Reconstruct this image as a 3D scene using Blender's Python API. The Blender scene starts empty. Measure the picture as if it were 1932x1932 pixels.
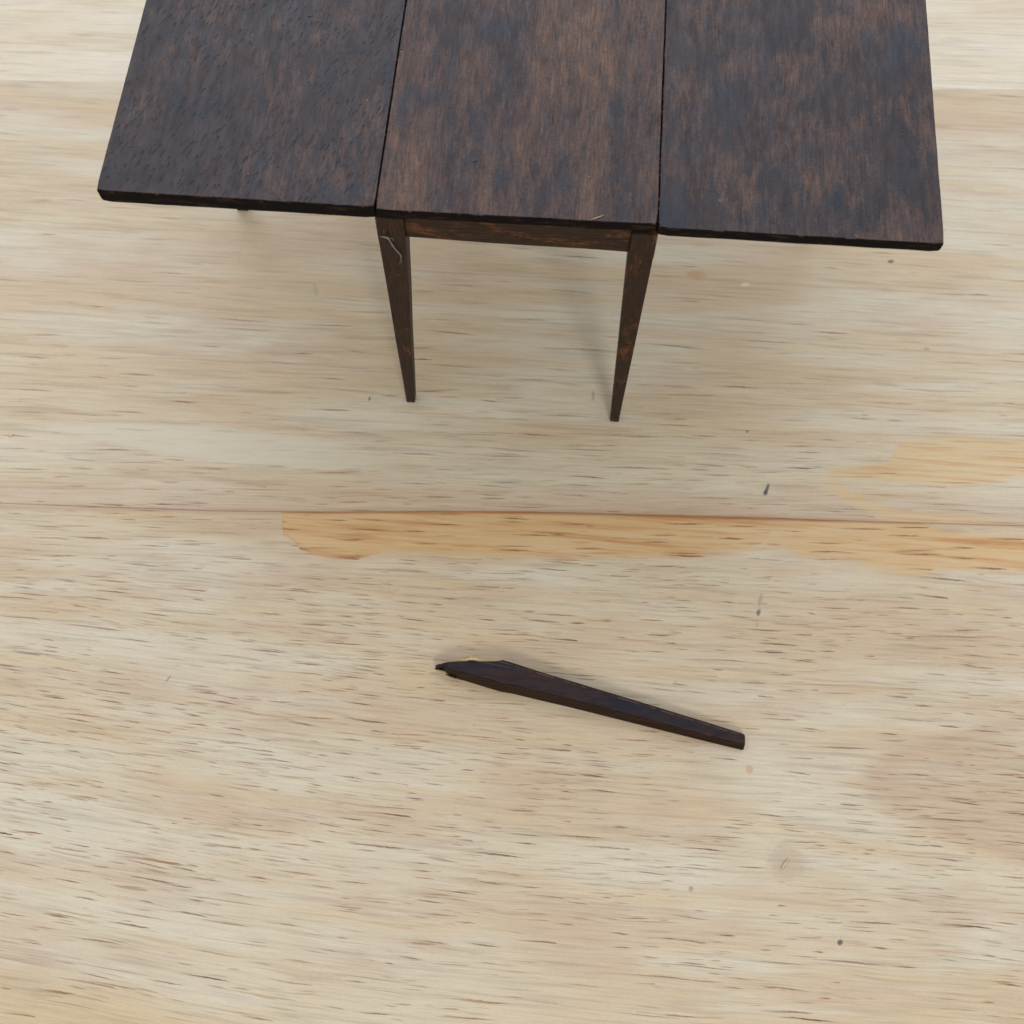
import bpy, bmesh, math, random
from mathutils import Vector, Euler
R = math.radians
S = bpy.context.scene
C = S.collection
random.seed(7)
MM = 0.001

# ------------------------------------------------------------------ camera
cam_d = bpy.data.cameras.new('camera'); cam = bpy.data.objects.new('camera', cam_d); C.objects.link(cam)
cam.location = (0.00325812, -0.10139468, 0.20101242)
cam.rotation_euler = (R(21.59121084), R(-0.11134758), R(4.53564298))
cam_d.sensor_width = 36; cam_d.lens = 2094.36/1932*36
cam_d.clip_start = 0.005; cam_d.clip_end = 20
cam_d.dof.use_dof = True; cam_d.dof.focus_distance = 0.190; cam_d.dof.aperture_fstop = 30
S.camera = cam

# ------------------------------------------------------------------ light
# indoors by a window: broad cool daylight from beyond the table, a soft room lamp behind the camera on the right
w = bpy.data.worlds.new('World'); S.world = w; w.use_nodes = True
bgn = w.node_tree.nodes['Background']; bgn.inputs[0].default_value = (1.0, .95, .88, 1); bgn.inputs[1].default_value = 0.60
def area(name, loc, size, power, col):
    d = bpy.data.lights.new(name, 'AREA'); d.shape = 'RECTANGLE'; d.size, d.size_y = size; d.energy = power; d.color = col
    o = bpy.data.objects.new(name, d); C.objects.link(o); o.location = loc
    o.rotation_euler = Vector(loc).to_track_quat('Z', 'Y').to_euler()
area('window_daylight', (-.15, 1.05, 1.05), (2.0, 1.3), 12.5, (.78, .86, 1.0))
area('room_lamp', (.36, -1.10, 1.12), (.30, .30), 6.6, (1, .93, .82))
S.view_settings.view_transform = 'Standard'; S.view_settings.look = 'None'
S.view_settings.exposure = 0.0; S.view_settings.gamma = 1

# ------------------------------------------------------------------ node helper
def lin(c):
    return tuple((x/255/12.92 if x/255 <= .04045 else ((x/255+.055)/1.055)**2.4) for x in c)
class X:
    """a socket with arithmetic"""
    def __init__(s, t, sock): s.t = t; s.s = sock
    def m(s, op, b=None, c=None, clamp=False):
        n = s.t.nodes.new('ShaderNodeMath'); n.operation = op; n.use_clamp = clamp
        for i, v in enumerate((s, b, c)):
            if v is None: continue
            if isinstance(v, X): s.t.links.new(v.s, n.inputs[i])
            else: n.inputs[i].default_value = v
        return X(s.t, n.outputs[0])
    def __add__(s, o): return s.m('ADD', o)
    def __radd__(s, o): return s.m('ADD', o)
    def __sub__(s, o): return s.m('SUBTRACT', o)
    def __rsub__(s, o): return (s*-1)+o
    def __mul__(s, o): return s.m('MULTIPLY', o)
    def __rmul__(s, o): return s.m('MULTIPLY', o)
    def __truediv__(s, o): return s.m('DIVIDE', o)
    def abs(s): return s.m('ABSOLUTE')
    def mx(s, o): return s.m('MAXIMUM', o)
    def mn(s, o): return s.m('MINIMUM', o)
    def step(s, a, b, lo=0., hi=1.):        # smoothstep from a to b
        n = s.t.nodes.new('ShaderNodeMapRange'); n.interpolation_type = 'SMOOTHSTEP'
        s.t.links.new(s.s, n.inputs[0])
        flip = a > b
        if flip: a, b, lo, hi = b, a, hi, lo
        for i, v in enumerate((a, b, lo, hi)): n.inputs[i+1].default_value = v
        return X(s.t, n.outputs[0])
    def curve(s, pts, ylo, yhi):
        x0, x1 = pts[0][0], pts[-1][0]
        u = (s-x0)*(1/(x1-x0))
        n = s.t.nodes.new('ShaderNodeFloatCurve'); cm = n.mapping; cv = cm.curves[0]
        P = [((x-x0)/(x1-x0), (y-ylo)/(yhi-ylo)) for x, y in pts]
        cv.points[0].location = P[0]; cv.points[1].location = P[-1]
        for q in P[1:-1]: cv.points.new(*q)
        cm.update(); s.t.links.new(u.s, n.inputs[1])
        return X(s.t, n.outputs[0])*(yhi-ylo)+ylo
class Mat:
    def __init__(s, name):
        s.mat = bpy.data.materials.new(name); s.mat.use_nodes = True; s.t = s.mat.node_tree; s.t.nodes.clear()
        s.out = s.t.nodes.new('ShaderNodeOutputMaterial'); s.b = s.t.nodes.new('ShaderNodeBsdfPrincipled')
        s.t.links.new(s.b.outputs[0], s.out.inputs[0])
        tc = s.t.nodes.new('ShaderNodeTexCoord')
        sp = s.t.nodes.new('ShaderNodeSeparateXYZ'); s.t.links.new(tc.outputs['Object'], sp.inputs[0])
        s.x, s.y, s.z = [X(s.t, o)*1000 for o in sp.outputs]
        s.dn = None
    def vec(s, a, b, c=0.):
        n = s.t.nodes.new('ShaderNodeCombineXYZ')
        for i, v in enumerate((a, b, c)):
            if isinstance(v, X): s.t.links.new(v.s, n.inputs[i])
            else: n.inputs[i].default_value = v
        return n.outputs[0]
    def noise(s, u, v, lu, lv, seed=0., detail=3., rough=.55, zz=None):
        n = s.t.nodes.new('ShaderNodeTexNoise'); n.inputs['Scale'].default_value = 1
        n.inputs['Detail'].default_value = detail; n.inputs['Roughness'].default_value = rough
        s.t.links.new(s.vec(u*(1/lu)+seed*7.31, v*(1/lv)+seed*3.17, (zz if zz is not None else seed*11.7)), n.inputs['Vector'])
        return X(s.t, n.outputs[0])
    def mix(s, a, b, f):
        n = s.t.nodes.new('ShaderNodeMix'); n.data_type = 'RGBA'
        for i, v in ((6, a), (7, b)):
            if isinstance(v, tuple): n.inputs[i].default_value = (*v, 1)
            else: s.t.links.new(v, n.inputs[i])
        if isinstance(f, X): s.t.links.new(f.s, n.inputs[0])
        else: n.inputs[0].default_value = f
        return n.outputs[2]
    def mul(s, a, f):
        n = s.t.nodes.new('ShaderNodeMix'); n.data_type = 'RGBA'; n.blend_type = 'MULTIPLY'; n.inputs[0].default_value = 1
        s.t.links.new(a, n.inputs[6]); s.t.links.new(s.vec(f, f, f), n.inputs[7])
        return n.outputs[2]
    def dashes(s, u, v, lu, lv, L0, L1, W0, W1, prob, seed, tilt=0., rnd=.06, soft=.35):
        """scattered spindle-shaped marks: one per stretched cell; returns mask 0..1, random a, random b"""
        n = s.t.nodes.new('ShaderNodeTexVoronoi'); n.voronoi_dimensions = '2D'; n.feature = 'F1'
        n.inputs['Scale'].default_value = 1; n.inputs['Randomness'].default_value = .95
        cu, cv = u*(1/lu)+seed*5.3, v*(1/lv)+seed*9.1
        s.t.links.new(s.vec(cu, cv), n.inputs['Vector'])
        ps = s.t.nodes.new('ShaderNodeSeparateXYZ'); s.t.links.new(n.outputs['Position'], ps.inputs[0])
        cs = s.t.nodes.new('ShaderNodeSeparateColor'); s.t.links.new(n.outputs['Color'], cs.inputs[0])
        r1, r2, r3 = [X(s.t, o) for o in cs.outputs]
        du = (cu-X(s.t, ps.outputs[0]))*lu; dv = (cv-X(s.t, ps.outputs[1]))*lv
        dv = dv + du*((r2-.5)*rnd*2+tilt)
        r4 = (r1*17.13+r2*9.7).m('FRACT')
        L = r1*(L1-L0)+L0; W = r4*(W1-W0)+W0
        a = du/L; b = dv/W + (s.dn if s.dn else a*0)
        d = a*a + b.abs()
        mask = d.step(1., soft)*a.step(-1.05, .45, .35, 1.)
        keep = (prob - r3) if isinstance(prob, X) else (r3*-1+prob)
        keep = keep.step(0., .03)
        return mask*keep, r4, r2
    def bump(s, h, strength, dist):
        n = s.t.nodes.new('ShaderNodeBump'); n.inputs['Strength'].default_value = strength; n.inputs['Distance'].default_value = dist
        s.t.links.new(h.s, n.inputs['Height']); s.t.links.new(n.outputs[0], s.b.inputs['Normal'])
    def finish(s, col, rough=.5, spec=.5):
        if isinstance(col, tuple): s.b.inputs['Base Color'].default_value = (*col, 1)
        else: s.t.links.new(col, s.b.inputs['Base Color'])
        if isinstance(rough, X): s.t.links.new(rough.s, s.b.inputs['Roughness'])
        else: s.b.inputs['Roughness'].default_value = rough
        if isinstance(spec, X): s.t.links.new(spec.s, s.b.inputs['Specular IOR Level'])
        else: s.b.inputs['Specular IOR Level'].default_value = spec
        return s.mat

SL = math.tan(R(3.35))
def board_material(kind, seed):
    M = Mat('pale_rubberwood_%s' % kind)
    x, y = M.x, M.y
    v0 = y - x*SL + 22.4                      # distance across the grain from the main joint
    u = x
    # the fibres drift a few degrees from the joint the further they are from it
    if kind == 'front':
        drift = v0.curve([(-110, .12), (-70, .105), (-40, .092), (-18, .065), (-8, .025), (0, .0)], 0, .2)
        drift = drift*u.curve([(-130, 1.25), (-60, 1.1), (0, .75), (60, .55), (130, .6)], 0, 1.5)
    else:
        drift = v0.curve([(0, .0), (6, .01), (30, .035), (60, .05), (130, .02)], 0, .1)
    v = v0 + drift*(u+20)
    wob = M.noise(u, v, 38, 9, seed, 2, .5) - .5
    v = v + wob*1.5
    wob2 = M.noise(u, v, 9, 4, seed+3, 1, .5) - .5
    v = v + wob2*.45
    # ---- broad colour bands
    pale, tan, pink, yel = lin((213, 206, 188)), lin((205, 187, 160)), lin((198, 175, 153)), lin((212, 193, 155))
    jw0 = M.noise(x, y, 5, 1.0, seed+27, 3, .6)-.5
    n1 = M.noise(u, v, 48, 7.5, seed+1, 3, .5)
    n2 = M.noise(u, v, 30, 11, seed+5, 3, .6)
    n3 = M.noise(u, v, 55, 3.2, seed+8, 3, .6)
    f1 = n1.step(.33, .66)
    if kind == 'back': pale, tan, pink, yel = lin((224, 218, 203)), lin((216, 203, 178)), lin((212, 194, 170)), lin((218, 203, 168))  # paler wood, lightened further to put the window-side brightness into its colour
    if kind == 'back': f1 = f1*.6
    col = M.mix(pale, tan, f1)
    col = M.mix(col, pink, n2.step(.46, .75)*(.7 if kind == 'front' else .5))
    col = M.mix(col, yel, n3.step(.5, .78)*.55)
    if kind == 'middle':   # pinkish zone just above the joint, paler band above that
        col = M.mix(col, pink, (v0+wob*2).step(7.5, 2.)*.55)
        col = M.mix(col, pale, ((v0+wob*5-12).abs()).step(7, 1)*n1.step(.3, .55)*.6)
    if kind == 'front':
        # cathedral arc of the grain at the right and paler wood round it
        jw = M.noise(u, v, 7, 1.0, seed+26, 3, .6)-.5
        g = (x-65.5+wob*6) - (y+68)*(y+68)*.185
        col = M.mix(col, pink, ((g-2+jw*6).abs()).step(10, 0)*.55*x.step(60, 66))
        col = M.mix(col, lin((184, 158, 138)), ((g-1.5+jw*5).abs()).step(5.5, 0)*.22*x.step(60, 66)*(y.step(-88,-78)))
        col = M.mix(col, lin((190, 168, 148)), g.step(0, 12)*.38)
        g2 = (x-44+wob*8) - (y+66)*(y+66)*.16
        col = M.mix(col, pale, ((g2-1).abs()).step(14, 1)*.55)
        col = M.mix(col, yel, (v0+wob*8).step(-84, -98)*.55)
        ds = (x+20+wob*10)*(x+20+wob*10)*.0016 + (y+108)*(y+108)*.012
        col = M.mix(col, pale, ds.step(3, .2)*n1.step(.35, .6)*.6)
    # ---- long soft streaks and fine fibres
    st = M.noise(u, v, 22, .75, seed+12, 2, .6)
    st2 = M.noise(u, v, 7, .22, seed+15, 3, .65)
    st3 = M.noise(u, v, 14, .5, seed+18, 2, .6)
    shade = 1.04 - st.step(.48, .72)*.15 - st3.step(.52,.72)*.10 - (st2-.5)*.42
    col = M.mix(col, M.mul(col, shade), 1.)
    warm_line = M.noise(u, v, 30, .45, seed+24, 2, .6)
    col = M.mix(col, lin((186, 152, 114)), warm_line.step(.60, .74)*.42)
    sp = M.noise(x, y, .45, .35, seed+21, 2, .7)
    col = M.mul(col, 1+(sp-.5)*.16)
    if kind != 'back': col = M.mix(col, lin((176, 142, 118)), ((v0+x.curve([(-130, .9), (-40, .2), (0, -.6), (42, -.3), (130, .3)], -1, 1)+jw0*.8).abs()).step(1.1, .1)*.42)
    # ---- pores: short spindle marks lying along the grain
    brown, dark, orange, grey = lin((136, 98, 72)), lin((96, 62, 48)), lin((162, 112, 68)), lin((116, 104, 96))
    dens = M.noise(u, v, 26, 10, seed+30, 2, .5)
    if kind == 'front':
        zone = v0.curve([(-110, .18), (-92, .22), (-78, .42), (-60, .8), (-30, .9), (-14, .78), (-9, .4), (0, .25)], 0, 1)
        pA = zone*dens.step(.34, .58, .25, 1.15)
        long_p = v0.curve([(-110, .62), (-85, .55), (-68, .3), (-20, .18), (-8, .45), (0, .45)], 0, 1)
        pres = 1.0
    elif kind == 'middle':
        zone = v0.curve([(0, .38), (14, .26), (26, .13), (45, .08), (100, .03)], 0, 1)
        pA = zone*dens.step(.3, .6, .5, 1.1)
        long_p = v0.curve([(0, .6), (20, .6), (40, .5), (70, .35), (100, .25)], 0, 1)
        pres = .9
    else:
        pA = dens*.1; long_p = dens*.4; pres = .55
    h = st2*.15
    M.dn = (M.noise(u, v, .9, .35, seed+61, 2, .6)-.5)*1.3
    def lay(col, h, d, strength):
        mk, ra, rb = d
        al = mk*(ra*.6+.4)*strength
        c = M.mix(brown, dark, rb.step(.45, .9))
        c = M.mix(c, orange, rb.step(.32, .12)*.8)
        c = M.mix(c, grey, ra.step(.15, .03)*.7)
        return M.mix(col, c, al), h - al
    lf = 1.0
    col, h = lay(col, h, M.dashes(u, v, 6.5, .95, 1.0, 3.2, .06, .14, pA*.95, seed+41, rnd=.04), .55*pres)
    col, h = lay(col, h, M.dashes(u, v, 9.0, 1.1, 1.2, 4.3, .08, .17, pA*.95, seed+42, rnd=.04), .85*pres)
    col, h = lay(col, h, M.dashes(u, v, 14, 1.6, 1.8, 6.6, .09, .20, pA*.8, seed+43, rnd=.04), .95*pres)
    col, h = lay(col, h, M.dashes(u, v, 24, 2.0, 3.5, 10.5, .08, .18, long_p*.95, seed+44, rnd=.015), .65*pres)
    col, h = lay(col, h, M.dashes(u, v, 20, 3.0, 2.5, 8.5, .11, .24, long_p*.75, seed+45, rnd=.02), .9*pres)
    # broad faint brown streaks
    mk, ra, rb = M.dashes(u, v, 24, 5.5, 4, 10, .5, 1.2, long_p*.7, seed+46, rnd=.02, soft=.0)
    col = M.mix(col, lin((178, 152, 126)), mk*.38)
    # ---- amber glue stains
    jit = (M.noise(x, y, 6, 2.2, 91, 4, .7)-.5)*2.2
    if kind == 'front':
        lo = x.curve([(-47.6, -24.), (-47.1, -27), (-46.2, -30.2), (-44, -31.7), (-41.5, -33.4), (-38, -34.2), (-34.5, -34.5), (-30, -33.6),
                      (-25, -32.2), (-14, -31.8), (1.6, -31.6), (22, -30), (41.5, -27.2), (49.3, -25.9), (55, -27.4), (62, -27),
                      (67, -28.4), (75.5, -29.2), (79.5, -27.8), (96, -27), (120, -27)], -36, -22)
        dlo = (y+jit*.5) - lo
        soft = x.step(-28, -8, .45, 1.9)
        ml = (dlo/soft).step(-.6, 1.0)
        hi = x.curve([(-48, 1), (70, 1), (78, -.6), (86, -2.4), (120, -3.2)], -4, 2)
        mh = (hi+jit*.5-v0).step(-.6, .6)
        band = M.noise(x, y, 30, 1.3, 95, 3, .6)
        amt = ml*mh*(band.step(.25, .7, .62, 1.0))*(x+jit*.5+(v0+3)*(v0+3)*-.06).step(-48, -46.9)
        am = M.mix(lin((220, 184, 128)), lin((192, 138, 84)), band.step(.44, .72))
        edge = (dlo.abs()).step(1.0, .2)*x.step(-22, -34)
        col2 = M.mix(col, am, .84)
        col2 = M.mix(col2, lin((196, 148, 96)), edge*.55)
        col = M.mix(col, col2, amt)
        # dark pores that lie inside the stain
        dk, ra, rb = M.dashes(u, v, 15, 1.6, 2.4, 6.6, .13, .27, amt*.98, seed+51, rnd=.02)
        col = M.mix(col, M.mix(lin((78, 46, 30)), lin((150, 90, 48)), ra), dk*(rb*.4+.6)*.95)
        dk, ra, rb = M.dashes(u, v, 11, 2.4, 1.2, 4.0, .12, .34, amt*.5, seed+52, rnd=.02)
        col = M.mix(col, lin((168, 108, 62)), dk*(rb*.5+.4)*.8)
        # brown bleed along the joint
        jl = (v0+x.curve([(-130, .9), (-40, .2), (0, -.6), (42, -.3), (130, .3)], -1, 1)).abs()
        col = M.mix(col, lin((165, 112, 70)), jl.step(.8, .1)*amt*.95)
    if kind == 'middle':
        hi = x.curve([(58, -10.4), (58.8, -8), (65, -6.8), (70.5, -5.4), (72.6, -2.2), (75, -.4), (81, .6), (98, 1.6), (125, 2)], -12, 4)
        lo = x.curve([(58, -10.2), (68, -10.0), (84, -9.8), (92, -8.4), (98, -7.2), (125, -7.)], -12, 4)
        a = (hi-y-jit*.4).step(-.5, .8)*(y+jit*.4-lo).step(-.4, 1.2)*x.step(58, 59)
        cb = x.curve([(58, -10), (60, -11), (63, -13.6), (68.3, -15.8), (74.2, -17.2), (85, -17.), (96, -16.6)], -19, -8)
        b = ((y-cb+jit*.5).abs()).step(2.1, .9)*x.step(58.3, 59.5)*x.step(96, 82)
        amt = a.mx(b*.8)
        band = M.noise(x, y, 26, 1.1, 97, 3, .6)
        am = M.mix(lin((222, 194, 146)), lin((205, 164, 112)), band.step(.42, .7))
        col = M.mix(col, am, amt*band.step(.2, .7, .5, .95)*.85)
        dk, ra, rb = M.dashes(u, v, 18, 1.5, 3., 7.0, .10, .26, a*.6, seed+51, rnd=.02)
        col = M.mix(col, M.mix(lin((120, 82, 56)), lin((184, 130, 84)), ra), dk*(rb*.5+.5)*.85)
    # ---- marks and specks that sit at one place
    def spot(col, cx, cy, rx, ry, deg, c, a, jj=.3):
        ca, sa = math.cos(R(deg)), math.sin(R(deg))
        px = (x-cx); py = (y-cy)
        p = (px*ca+py*sa)*(1/rx); q = (py*ca-px*sa)*(1/ry)
        d = p*p+q*q+(sp-.5)*jj*4
        return M.mix(col, lin(c), d.step(1.3, .25)*a)
    if kind == 'front':
        L = [(45.5, -36.2, 1.5, .42, 76, (132, 134, 130), .42), (45.2, -38.6, .8, .42, 75, (84, 88, 90), .75), (44.9, -41., .8, .3, 75, (146, 144, 138), .3),
             (58.8, -95.6, .6, .45, 30, (78, 78, 82), .85), 
             (43.5, -67.9, .75, .9, 30, (200, 164, 130), .6), (49.8, -83.4, 3.6, 3.0, 0, (182, 164, 146), .45),
             (-63, -60, .9, .2, 60, (120, 128, 110), .6), (33.5, -89, .5, .5, 0, (130, 122, 112), .5), (90.8, -105, 2.2, 1.4, 60, (196, 158, 112), .45),
             (29.9, -53.5, .5, .6, 0, (160, 154, 144), .25)]
    elif kind == 'middle':
        L = [(46.9, -13.2, 1.3, .36, 72, (74, 84, 84), .85), (46.6, -14.1, .6, .5, 60, (60, 70, 72), .8), (-33.4, .3, .55, .28, 80, (96, 108, 112), .75),
             (73.6, 41.9, .8, .5, 10, (88, 88, 86), .8), (32.1, 35.0, 2.3, 1.3, 0, (198, 160, 126), .75), (42.6, 33.6, 1.1, .5, 10, (226, 220, 206), .7),
             (43., -1., .3, .3, 0, (110, 96, 80), .7), (-65.5, 34.5, .18, 5.5, 0, (190, 180, 160), .5), (-77, 53, 1.5, .5, -20, (176, 170, 158), .5),
             (11.8, 4.6, .35, 1.2, 0, (140, 134, 120), .5), (-48, 25, .5, 1.6, 20, (172, 166, 150), .5), (80, 21, .9, .35, 0, (160, 146, 126), .6),
             (84, 51, 2.4, .4, -4, (176, 164, 144), .6), (71, 12, 3.2, .5, -3, (178, 164, 140), .5)]
    else: L = []
    for q in L: col = spot(col, *q)
    if kind == 'middle':   # pale spear-shaped patch at the left
        d = ((y+11.5+(x+86)*.03).abs() - x.curve([(-104, .0), (-96, .5), (-80, 2.6), (-50, 3.6), (-30, 2), (-20, 0)], 0, 5) + jit*.5)
        col = M.mix(col, lin((216, 212, 194)), d.step(.6, -.8)*.6*x.step(-101, -94)*x.step(-22, -40))
        bl = M.noise(x, y, 1.2, .8, 61, 2, .5)
        col = M.mix(col, lin((206, 206, 200)), (bl.step(.66, .76))*.25)
    M.bump(h + sp*.12, .35, .00012)
    rg = M.noise(u, v, 14, 3, seed+70, 2, .5)
    return M.finish(col, rg.step(.3, .7, .36, .50), .42)

def stained_material(name, seed, worn, blotch=(9, 26), dimples=False, gloss=.46, spec=.5, axis='y', sheen_tint=1.0, lines=()):
    """near-black brown stain, rubbed through to warmer wood in streaky patches"""
    M = Mat(name)
    a, b = (M.x, M.y) if axis == 'y' else ((M.y+M.z, M.x) if axis == 'x' else (M.x+M.y, M.z))
    wv = M.noise(a, b, 14, 30, seed, 2, .5)-.5
    a2 = a + wv*1.6
    big = M.noise(a2, b, blotch[0], blotch[1], seed+1, 3, .55)
    med = M.noise(a2, b, 1.15, 4.5, seed+2, 4, .72)
    fib = M.noise(a2, b, .26, 4.2, seed+3, 3, .7)
    fine = M.noise(a, b, .42, .6, seed+4, 3, .75)
    c0 = M.mix(lin((24, 19, 31)), lin((54, 36, 36)), med.step(.3, .7))
    k = big*.62 + med*.40 + fib*.30 + fine*.20 - .765 + worn
    c1 = M.mix(c0, lin((80, 57, 47)), k.step(-.02, .12)*.75)
    c1 = M.mix(c1, lin((118, 84, 62)), k.step(.09, .27)*.7)
    cool = M.noise(a2, b, 8, 13, seed+9, 3, .6)
    c1 = M.mix(c1, lin((14, 26, 46)), cool.step(.50, .72)*.7*sheen_tint)  # blue patches: the cool daylight sheen put into the stain colour
    c1 = M.mul(c1, 1+(fib-.5)*1.3+(fine-.5)*.5)
    h = fib*.5+fine*.35+med*.3
    if dimples:
        mk, ra, rb = M.dashes(b, a, 2.5, 1.1, .3, 1.15, .08, .26, .95, seed+31, tilt=-.36, rnd=.15)
        big2 = M.noise(a, b, 12, 16, seed+33, 2, .5).step(.35, .55)
        mk = mk*big2*M.noise(a, b, 4, 5, seed+35, 2, .6).step(.40, .56)
        c1 = M.mix(c1, lin((22, 21, 28)), mk*.7)
        h = h - mk*3.0
        mk, ra, rb = M.dashes(b, a, 1.6, .8, .25, .6, .06, .14, .35, seed+37, tilt=-.3, rnd=.2)
        c1 = M.mix(c1, lin((22, 22, 28)), mk*.35); h = h - mk*.8
    else:
        dia = M.noise(a+b*.5, b-a*.4, .9, .35, seed+41, 3, .6)
        h = h + dia*.9
        mk, ra, rb = M.dashes(b, a, 3.2, .7, .5, 1.3, .05, .12, .35, seed+31, tilt=.05, rnd=.1)
        c1 = M.mix(c1, lin((26, 22, 24)), mk*.6); h = h-mk*.6
    # pale dust specks
    mk, ra, rb = M.dashes(a, b, 7, 7, .10, .32, .05, .1, .16, seed+50, tilt=.4, rnd=.6)
    c1 = M.mix(c1, lin((170, 160, 150)), mk*.8)
    for (px0, py0, sl, wd, cc) in lines:
        dd = (M.y*1 - (M.x*sl + (py0-sl*px0))).abs()
        ln_ = M.noise(M.x, M.y, 2.2, 9, seed+77, 2, .6).step(.40, .54)
        c1 = M.mix(c1, lin(cc), dd.step(wd*1.3, wd*.3)*ln_*.5)
    M.bump(h, .55, .00011)
    return M.finish(c1, M.noise(a2, b, 1.5, 6, seed+60, 3, .6).step(.3, .7, gloss-.07, gloss+.08), spec)

def limb_material(name, seed, axis, warm=.0, spec=.3):
    M = Mat(name)
    a, b = (M.x+M.y, M.z) if axis == 'z' else (M.z+M.y, M.x)
    big = M.noise(a, b, 3.0, 5.5, seed, 3, .6)
    fib = M.noise(a, b, .18, 4, seed+1, 3, .7)
    fine = M.noise(a, b, .5, .9, seed+2, 3, .7)
    c = M.mix(lin((28, 20, 16)), lin((58, 37, 25)), fib.step(.3, .7))
    k = big*.7+fib*.2+fine*.2-.55+warm
    c = M.mix(c, lin((100, 60, 34)), k.step(.03, .14)*.85)
    c = M.mix(c, lin((150, 96, 54)), k.step(.12, .26)*.6)
    c = M.mul(c, .84+(fine-.5)*.9+(fib-.5)*.8)
    M.bump(fib*.6+fine*.5, .5, .0001)
    return M.finish(c, .55, spec)

def plain(name, rgb, rough=.7, spec=.3, var=.2, sc=.6):
    M = Mat(name)
    n = M.noise(M.x, M.y, sc, sc, 5, 3, .6, zz=M.z*(1/sc))
    n2 = M.noise(M.x, M.y, sc*5, sc*5, 8, 2, .6, zz=M.z*(.2/sc))
    rgbn = M.t.nodes.new('ShaderNodeRGB'); rgbn.outputs[0].default_value = (*lin(rgb), 1)
    c = M.mul(rgbn.outputs[0], 1+(n-.5)*var*2+(n2-.5)*var*2)
    M.bump(n, .4, .0001)
    return M.finish(c, rough, spec)

# ------------------------------------------------------------------ object helpers
def prop(o, label=None, cat=None, group=None, kind=None):
    for k, v_ in (('label', label), ('category', cat), ('group', group), ('kind', kind)):
        if v_: o[k] = v_
    return o
def empty(name, loc, **kw):
    o = bpy.data.objects.new(name, None); C.objects.link(o); o.location = loc; o.empty_display_size = .01
    return prop(o, **kw)
def link(name, bm, mats, parent=None, smooth=False, bevel=0, seg=2, **kw):
    me = bpy.data.meshes.new(name)
    bmesh.ops.recalc_face_normals(bm, faces=bm.faces)
    bm.to_mesh(me); bm.free()
    for m_ in (mats if isinstance(mats, (list, tuple)) else [mats]): me.materials.append(m_)
    o = bpy.data.objects.new(name, me); C.objects.link(o)
    if parent is not None:
        o.parent = parent
        me.transform(__import__('mathutils').Matrix.Translation(-Vector(parent.location)))
    if bevel:
        b = o.modifiers.new('bevel', 'BEVEL'); b.width = bevel; b.segments = seg; b.limit_method = 'ANGLE'; b.angle_limit = R(35)
        b.harden_normals = False
    if smooth:
        for p in me.polygons: p.use_smooth = True
    return prop(o, **kw)
def loft(rings, caps=True):
    """rings of equal length (mm) -> bmesh (m)"""
    bm = bmesh.new()
    V = [[bm.verts.new((p[0]*MM, p[1]*MM, p[2]*MM)) for p in r] for r in rings]
    k = len(rings[0])
    for a, b in zip(V, V[1:]):
        for i in range(k): bm.faces.new((a[i], a[(i+1) % k], b[(i+1) % k], b[i]))
    if caps: bm.faces.new(V[0][::-1]); bm.faces.new(V[-1])
    return bm

# ------------------------------------------------------------------ the workbench top (setting)
bench = empty('workbench_surface', (0, 0, 0), label='pale rubberwood board of glued planks under the miniature table', kind='structure')
WF, WM, WB = board_material('front', 1), board_material('middle', 20), board_material('back', 44)
GLUE = plain('glue_joint', (156, 128, 108), .6, .3, .5, 3)
GLUEP = plain('pale_glue_joint', (206, 192, 168), .6, .3, .1)
main = [(-500, -50.4), (-200, -33.2), (-102.4, -28.2), (-81.6, -27.3), (-60, -26.4), (-38.2, -24.9), (-18, -23.1), (.9, -21.7), (20, -20.7), (42, -19.5), (70, -18.3), (96.6, -17.0), (200, -11.5), (500, 6.)]
def shift(line, dy, ds=0.): return [(px, py+dy+ds*px) for px, py in line]
top_line = [(-500, 48.6), (-128.4, 75.0), (-100, 76.4), (0, 83.4), (86.6, 89.8), (106, 91.3), (500, 119.)]
lines = [shift(main, -330), shift(main, -220), shift(main, -112), main, top_line, shift(top_line, 104), shift(top_line, 208), shift(top_line, 315)]
def yat(line, px):
    for (x0, y0), (x1, y1) in zip(line, line[1:]):
        if x0 <= px <= x1: return y0+(y1-y0)*(px-x0)/(x1-x0)
GAP = .07
for i, (lo, hi) in enumerate(zip(lines, lines[1:])):
    mat = WF if i <= 2 else (WM if i == 3 else WB)
    xs = sorted({p[0] for p in lo} | {p[0] for p in hi} | {-300., 300.})
    bm = bmesh.new(); cols = []
    for px in xs:
        a, b = yat(lo, px)+(.004 if i == 4 else GAP), yat(hi, px)-(.004 if i == 3 else GAP)
        c = .03
        prof = [(a, -18), (a, -c), (a+c, 0), (b-c, 0), (b, -c), (b, -18)]
        cols.append([bm.verts.new((px*MM, q*MM, z*MM)) for q, z in prof])
    for A, B in zip(cols, cols[1:]):
        for j in range(6): bm.faces.new((A[j], A[(j+1) % 6], B[(j+1) % 6], B[j]))
    bm.faces.new(cols[0][::-1]); bm.faces.new(cols[-1])
    link('plank', bm, mat, bench)
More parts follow.
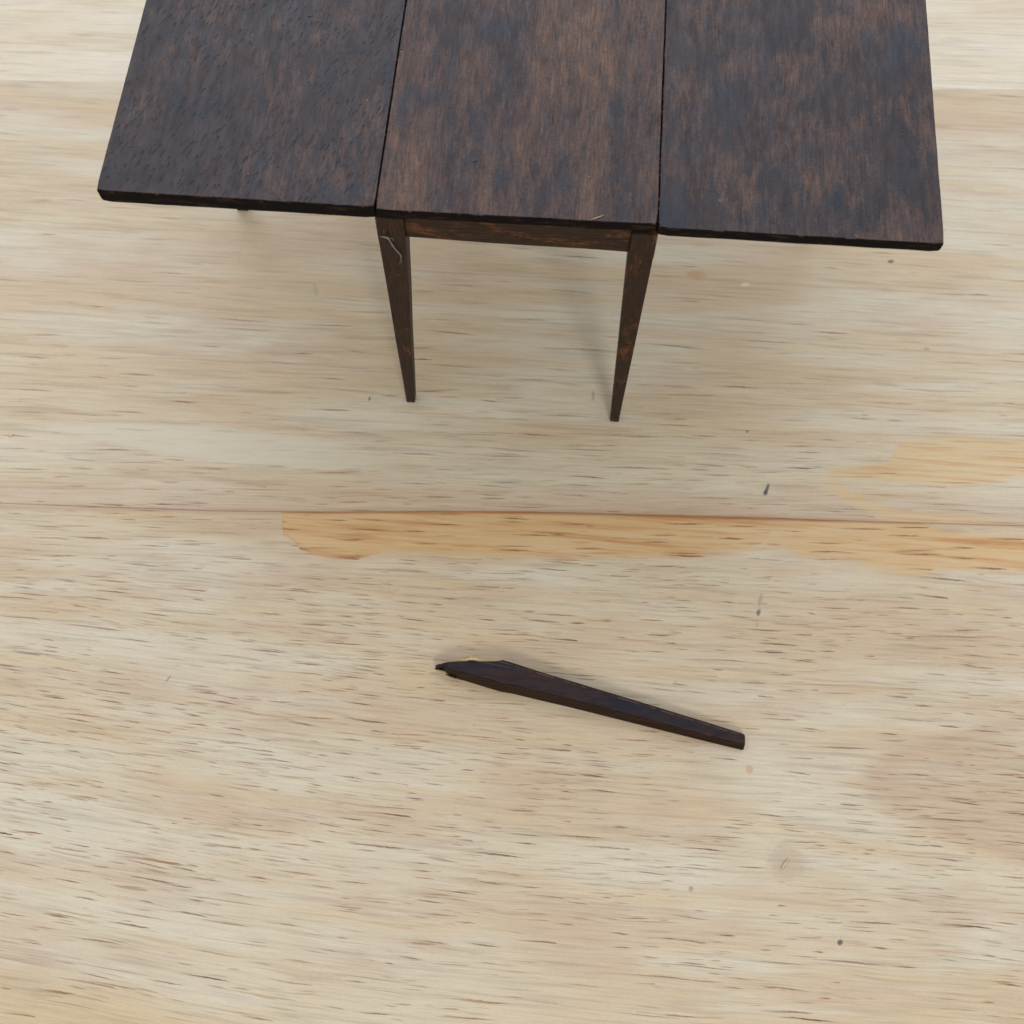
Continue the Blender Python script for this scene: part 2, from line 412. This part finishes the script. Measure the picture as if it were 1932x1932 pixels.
for i, ln in enumerate(lines[1:-1]):
    if i == 3: continue                       # this joint is tight, no glue shows
    bm = bmesh.new(); cols = []
    for px, py in ln:
        cols.append([bm.verts.new((px*MM, (py+q)*MM, z*MM)) for q, z in ((-GAP, -17), (-GAP, -.012), (GAP, -.012), (GAP, -17))])
    for A, B in zip(cols, cols[1:]):
        for j in range(4): bm.faces.new((A[j], A[(j+1) % 4], B[(j+1) % 4], B[j]))
    bm.faces.new(cols[0][::-1]); bm.faces.new(cols[-1])
    link('glue_line', bm, GLUEP if i == 3 else GLUE, bench)

# ------------------------------------------------------------------ the miniature drop-leaf table
HT = 63.5
table = empty('miniature_table', (-.0040, .045, 0), label='dark stained miniature drop-leaf table with both leaves raised, standing on the pale board', cat='table')
MC = stained_material('stain_centre', 3, .075, (8, 30), gloss=.44, spec=.43)
ML = stained_material('stain_left', 31, -.04, (10, 24), dimples=True, gloss=.44, spec=.46)
MR = stained_material('stain_right', 62, .022, (11, 14), gloss=.44, spec=.43)
EDGE = limb_material('black_edge_stain', 71, 'x', -.12, .12)
def edge_material():
    M = Mat('worn_black_edge')
    n = M.noise(M.x, M.z+M.y, 5, 1.2, 3, 3, .65); f = M.noise(M.x, M.z+M.y, 1.1, .35, 4, 3, .7)
    c = M.mix(lin((18, 16, 18)), lin((58, 40, 31)), (n+f*.5).step(.76, .98)*.8)
    arris = M.z.step(HT-.26, HT-.06)
    ch = M.noise(M.x, M.y, .9, .9, 11, 3, .75)
    c = M.mix(c, lin((112, 78, 56)), arris*ch.step(.56, .68)*.7)
    c = M.mix(c, lin((190, 178, 164)), arris*ch.step(.69, .73)*M.x.step(30, 40)*.9)
    M.bump(f+ch, .5, .0001)
    return M.finish(c, .8, .08)
EDGEM = edge_material()
DEPTH = 96.
def slab(name, corners, thick, mats, jit=.05, seed=0):
    """corners: front-left, front-right, back-right, back-left (mm); worn, slightly uneven arrises"""
    rnd = random.Random(seed)
    fl, fr, br, bl = corners
    nx, ny = 26, 50
    per = []
    def seg(a, b, n_):
        for i in range(n_):
            t = i/n_; per.append((a[0]+(b[0]-a[0])*t, a[1]+(b[1]-a[1])*t))
    seg(fl, fr, nx); seg(fr, br, ny); seg(br, bl, nx); seg(bl, fl, ny)
    cx = sum(p[0] for p in corners)/4; cy = sum(p[1] for p in corners)/4
    k = len(per); corner = {0, nx, nx+ny, 2*nx+ny}
    off = [rnd.uniform(-1, 1)*jit for _ in range(k)]
    off = [(off[i-1]+off[i]*2+off[(i+1) % k])/4 for i in range(k)]
    def ring(ins, z, rnd_c):
        out_ = []
        for i, (px, py) in enumerate(per):
            a, b = per[i-1], per[(i+1) % k]
            if i in corner:
                d0 = Vector((cx-px, cy-py)); d0 = Vector((math.copysign(1, d0.x), math.copysign(1, d0.y)))*(ins+rnd_c)
                q = Vector((px, py))+d0
            else:
                t = Vector((b[0]-a[0], b[1]-a[1])).normalized(); nrm = Vector((-t.y, t.x))
                q = Vector((px, py))+nrm*(ins+off[i])
            out_.append((q.x, q.y, z+rnd.uniform(-1, 1)*.012))
        return out_
    r = .16
    rings = [ring(.35, HT-thick, .3), ring(.06, HT-thick+.3, .18), ring(0, HT-thick+.8, .14), ring(0, HT-r*1.1, .12), ring(.04, HT-r*.45, .14), ring(.13, HT, .16)]
    bm = loft(rings)
    top = [f for f in bm.faces if len(f.verts) > 10]
    for f in bm.faces: f.material_index = 1
    for f in bm.faces:
        if f.calc_center_median().z > (HT-.03)*MM: f.material_index = 0
    return bm
def edge_ends(y0l, y0r, xl, xr, shear=0.0):
    return [(xl, y0l), (xr, y0r), (xr+shear, y0r+DEPTH), (xl+shear, y0l+DEPTH)]
link('centre_board', slab('c', edge_ends(-.38, .36, -25.02, 17.16), 2.15, [MC, EDGEM], seed=2), [MC, EDGEM], table)
link('drop_leaf', slab('l', edge_ends(-.28, .05, -67.3, -25.10), 2.95, [ML, EDGEM], seed=3), [ML, EDGEM], table, label='left leaf with small slanted pits in its dark surface')
link('drop_leaf', slab('r', edge_ends(-.16, .24, 17.21, 59.45), 2.25, [MR, EDGEM], seed=4), [MR, EDGEM], table, label='right leaf with blotchy worn brown patches')

ML1, ML2, MA = limb_material('leg_stain_left', 5, 'z', -.05), limb_material('leg_stain_right', 9, 'z', .0), limb_material('apron_stain', 14, 'x', .02)
zt = HT-2.2
def leg_bm(ox, oy, side, fx, fy, top_w=4.2, top_d=4.0, bot_w=1.75, bot_d=1.9, sy=1, z0=0., zs=None):
    """ox, oy: outer front corner at the top; fx, fy: the same at the foot; side=+1 leg body lies towards +x; sy=+1 towards +y"""
    rings = []
    Z = zs or [0, .25, 10, 25, 40, zt-6.2, zt-5.6, zt]
    rr = random.Random(int(ox*7+fx*3))
    for z in Z:
        t = z/zt
        tt = min(1, z/(zt-5.8))
        wv = bot_w+(top_w-bot_w)*tt; dv_ = bot_d+(top_d-bot_d)*tt
        if z == 0: wv -= .12; dv_ -= .12
        x0 = fx+(ox-fx)*t + rr.uniform(-.04, .04); y0 = fy+(oy-fy)*t
        x1 = x0+side*wv; y1 = y0+sy*dv_
        q = [(x0, y0, z), (x1, y0, z), (x1, y1, z), (x0, y1, z)]
        rings.append(q)
    return loft(rings)
link('leg', leg_bm(-25.35, -.25, 1, -25.85, .05, 4.35, 4.0), ML1, table, bevel=.00016)
link('leg', leg_bm(17.5, -.1, -1, 17.22, -1.0, 3.95, 4.0), ML2, table, bevel=.00016)
link('leg', leg_bm(-25.3, DEPTH-1, 1, -25.8, DEPTH-1.3, 4.2, 4.0, sy=-1), ML1, table, bevel=.00016)
link('leg', leg_bm(-66.6, 46.4, 1, -68.0, 43.6, 3.4, 3.2, 2.5, 2.2), ML1, table, bevel=.00016, label='swung-out gate leg under the left leaf')
link('leg', leg_bm(58.3, 50.5, -1, 58.2, 49.5, 3.4, 3.2), ML2, table, bevel=.00016, label='swung-out gate leg under the right leaf')
def box(x0, x1, y0, y1, z0, z1):
    nx = max(1, int(abs(x1-x0)/4)); rings = []
    for i in range(nx+1):
        px = x0+(x1-x0)*i/nx
        rings.append([(px, y0, z0), (px, y1, z0), (px, y1, z1), (px, y0, z1)])
    return loft(rings)
zb = 55.7
bm = loft([[(px, .55+.01*math.sin(px), zb+.10*math.sin(px*.21)), (px, 2.2, zb), (px, 2.2, zt+.02), (px, .55, zt+.02)] for px in [-21.1+i*(34.75/14) for i in range(15)]])
link('apron', bm, MA, table, bevel=.0002)
link('apron', box(-21, 13.5, DEPTH-2.8, DEPTH-1.2, zb, zt), MA, table, bevel=.0002)
for xx in (-24.6, 15.0):
    bm = loft([[(xx, py, zb), (xx+1.7, py, zb), (xx+1.7, py, zt), (xx, py, zt)] for py in (3.9, 30, 60, DEPTH-(5 if xx < 0 else 1.2))])
    link('apron', bm, MA, table, bevel=.0002)
# swinging gate arms that hold the leaves
link('gate_arm', box(-63, -24.6, 46.4, 48.2, 56.2, 60.8), MA, table, bevel=.0002)
link('gate_arm', box(16.7, 55.6, 50.7, 52.5, 56.2, 60.8), MA, table, bevel=.0002)

# ------------------------------------------------------------------ the snapped-off leg lying on the board
bl = empty('broken_leg', (.014, -.0585, 0), label='snapped-off dark tapered table leg with a splintered end, lying in front of the table', cat='broken leg')
MB = stained_material('broken_leg_stain', 83, -.16, (3, 14), gloss=.5, spec=.30, axis='x', lines=((-15.9, 1.82, -.1629, .13, (128, 98, 76)), (-4., 2.98, -.214, .12, (118, 88, 68)), (-14., 4.6, -.12, .10, (100, 72, 56))))
MBF = limb_material('broken_leg_side', 88, 'x', -.14, .12)
RAW = plain('raw_split_wood', (222, 196, 150), .8, .2, .18, .5)
# x, yfb, yft, ztop, ybt, ybb, zbot
st = [(-13.9, -54.25, -54.2, 2.0, -54.0, -54.0, 1.0),
      (-13.2, -54.5, -54.4, 2.6, -53.85, -53.8, .5),
      (-12.6, -54.6, -54.35, 3.0, -53.66, -53.5, .3),
      (-11.8, -55.0, -54.8, 3.35, -53.52, -53.3, 0),
      (-10.9, -55.35, -55.1, 3.5, -53.42, -53.2, 0),
      (-10.0, -55.8, -55.3, 3.6, -53.30, -53.0, 0),
      (-8.4, -56.1, -55.55, 3.8, -53.18, -52.7, 0),
      (-6.6, -56.5, -55.9, 3.9, -53.10, -52.5, 0),
      (-4.6, -56.95, -56.25, 3.95, -52.98, -52.4, 0),
      (-3.0, -57.3, -56.55, 4.0, -52.82, -52.4, 0),
      (-1.9, -57.55, -56.8, 4.0, -52.50, -52.3, 0),
      (0.5, -57.75, -57.1, 3.97, -53.02, -52.5, 0),
      (4.4, -58.4, -57.7, 3.85, -53.95, -53.4, 0),
      (10, -59.25, -58.5, 3.5, -55.1, -54.6, 0),
      (18, -60.6, -59.9, 3.15, -56.78, -56.4, 0),
      (28, -62.3, -61.6, 2.7, -58.9, -58.6, 0),
      (36, -63.65, -63.0, 2.3, -60.6, -60.4, 0),
      (42.0, -64.62, -63.95, 2.0, -61.95, -61.85, 0),
      (42.35, -64.6, -63.9, 1.85, -62.1, -62.0, .1)]
rings = []
st[0] = (-14.1, -54.62, -54.5, 2.1, -54.0, -53.95, .8)
for (px, yfb, yft, z1, ybt, ybb, z0) in st:
    c = .16 if px > -11 else .05
    cb = .12 + max(0, (px-0)/42)*.40 if px > -3 else .04       # rear arris is planed off towards the foot
    dx = .0
    rings.append([(px, yfb+.08, z0), (px+dx, yfb, z0+.2), (px, yft-.02, z1-c), (px, yft+c, z1),
                  (px, ybt-cb, z1), (px, ybt, z1-cb*.8), (px+.03, ybb, (z0+z1)*.35), (px, ybb-.1, z0)])
bm = loft(rings)
for f in bm.faces:
    nrm = f.normal if f.normal.length else Vector((0, 0, 1))
bm.normal_update()
bmesh.ops.recalc_face_normals(bm, faces=bm.faces); bm.normal_update()
for f in bm.faces:
    f.material_index = 0 if f.normal.z > .75 else 1
shaft = link('leg_shaft', bm, [MB, MBF], bl)
# raw pale wood of the break, sloping down behind the stained face
rr = random.Random(4)
xs = [-11.6, -10.6, -9.6, -8.8, -8.0, -7.2, -6.4, -5.4, -4.2, -3.2, -2.3]
ys = [-53.45, -53.25, -53.05, -52.75, -52.35, -52.30, -52.42, -52.50, -52.58, -52.55, -52.48]
rings = []
for px, py in zip(xs, ys):
    e_ = rr.uniform(-.06, .06)
    zt_ = 2.6 if px < -10 else (3.2 if px < -9 else 3.45)
    rings.append([(px, py-.55, .0), (px+e_, py-.55, zt_), (px, py-.12, zt_-.05+e_), (px+.05, py, zt_-.3), (px+.1, py+.35, .9+e_), (px, py+.3, .0)])
link('split_face', loft(rings), RAW, bl, smooth=False, label='pale raw wood of the break')
# small splinters at the tip
for (x0, y0, z0, x1, y1, z1, r0, mat) in [(-12.6, -54.5, 1.7, -14.4, -54.5, 1.3, .34, MBF), (-12.0, -54.0, 2.7, -13.7, -53.9, 2.4, .30, MB),
                                      (-10.2, -55.5, .8, -12.3, -55.2, .35, .36, MBF), (-9.0, -52.6, 2.2, -10.6, -52.7, 1.8, .12, RAW), (-6.9, -52.5, 3.0, -8.1, -52.1, 2.8, .1, RAW)]:
    bm = loft([[(x0, y0-r0, z0-r0), (x0, y0+r0, z0-r0), (x0, y0+r0, z0+r0), (x0, y0-r0, z0+r0)],
               [(x0*.45+x1*.55, y0*.5+y1*.5-r0*.5, z0*.5+z1*.5-r0*.6), (x0*.45+x1*.55, y0*.5+y1*.5+r0*.5, z0*.5+z1*.5-r0*.6), (x0*.45+x1*.55, y0*.5+y1*.5+r0*.5, z0*.5+z1*.5+r0*.4), (x0*.45+x1*.55, y0*.5+y1*.5-r0*.5, z0*.5+z1*.5+r0*.4)],
               [(x1, y1-.03, z1-.03), (x1, y1+.03, z1-.03), (x1, y1+.03, z1+.03), (x1, y1-.03, z1+.03)]])
    link('splinter', bm, mat, bl)

# ------------------------------------------------------------------ small loose bits
FIB = plain('pale_fibre', (118, 120, 122), .8, .2, .2, .3)
CR = plain('pale_crumb', (226, 204, 164), .8, .2, .15, .4)
def strand(pts, r):
    rings = []
    for i, p in enumerate(pts):
        p = Vector(p); a = Vector(pts[max(0, i-1)]); b = Vector(pts[min(len(pts)-1, i+1)])
        t = (b-a).normalized(); s1 = t.cross(Vector((0, 1, 0.01))).normalized(); s2 = t.cross(s1)
        rad = r[i] if isinstance(r, (list, tuple)) else r
        rings.append([tuple(p+(s1*math.cos(q)+s2*math.sin(q)*.5)*rad) for q in [k*math.pi/3 for k in range(6)]])
    return loft(rings)

f_ = link('lint_fibre', strand([(-25.1, -.55, 57.05), (-24.4, -.75, 57.3), (-23.8, -.7, 57.1), (-23.5, -.6, 56.2), (-23.2, -.65, 55.1), (-22.9, -.6, 54.1), (-22.4, -.6, 53.1), (-22.1, -.6, 52.4), (-22.25, -.5, 50.6), (-22.7, -.45, 49.7)],
          [.05, .17, .26, .10, .17, .12, .16, .11, .06, .04]), FIB, smooth=True, label='pale crooked lint fibre stuck on the front left leg of the table', cat='fibre')
link('lint_fibre', strand([(-23.9, -.6, 57.0), (-23.0, -.7, 57.0), (-22.9, -.6, 56.0)], [.04, .05, .03]), FIB, f_)
link('wood_splinter', strand([(7.3, .45, HT+.05), (8.0, .75, HT+.09), (8.5, 1.0, HT+.10), (9.1, 1.35, HT+.12)], [.03, .10, .09, .03]), CR,
     smooth=True, label='tiny cream splinter lying on the front edge of the centre board', cat='splinter')
def fleck(p, L, r, ang, mat, name, label, cat, group=None):
    dx, dy = math.cos(R(ang))*L/2, math.sin(R(ang))*L/2
    link(name, strand([(p[0]-dx, p[1]-dy, p[2]+r*.5), (p[0], p[1]+r*.4, p[2]+r*.8), (p[0]+dx, p[1]+dy, p[2]+r*.6)], [r*.5, r, r*.4]), mat, smooth=True, label=label, cat=cat, group=group)
G = 'dust flecks on the table top'
fleck((-10.94, 9.79, HT), .85, .11, 20, FIB, 'dust_fleck', 'pale dust fleck on the centre board, nearest its front edge', 'dust', G)
fleck((54.07, 19.9, HT), .75, .07, 30, FIB, 'dust_fleck', 'pale dust fleck on the right leaf, nearest its outer edge', 'dust', G)
fleck((43.25, 19.98, HT), .7, .06, 10, FIB, 'dust_fleck', 'faint dust fleck near the middle of the right leaf', 'dust', G)
fleck((-63.74, 8.18, HT), .65, .08, 5, FIB, 'dust_fleck', 'pale dust fleck near the front outer corner of the left leaf', 'dust', G)
fleck((-40.14, 36.28, HT), .8, .08, 8, FIB, 'dust_fleck', 'pale dust fleck far back on the left leaf near the centre board', 'dust', G)
fleck((49.6, -83.7, 0), 2.2, .34, 52, CR, 'wood_crumb', 'small cream wood crumb on a brownish knot, right of the broken leg', 'crumb')
fleck((-103.7, -13.7, 0), 1.3, .2, 25, CR, 'wood_crumb', 'pale wood crumb at the left border of the board above the joint', 'crumb')
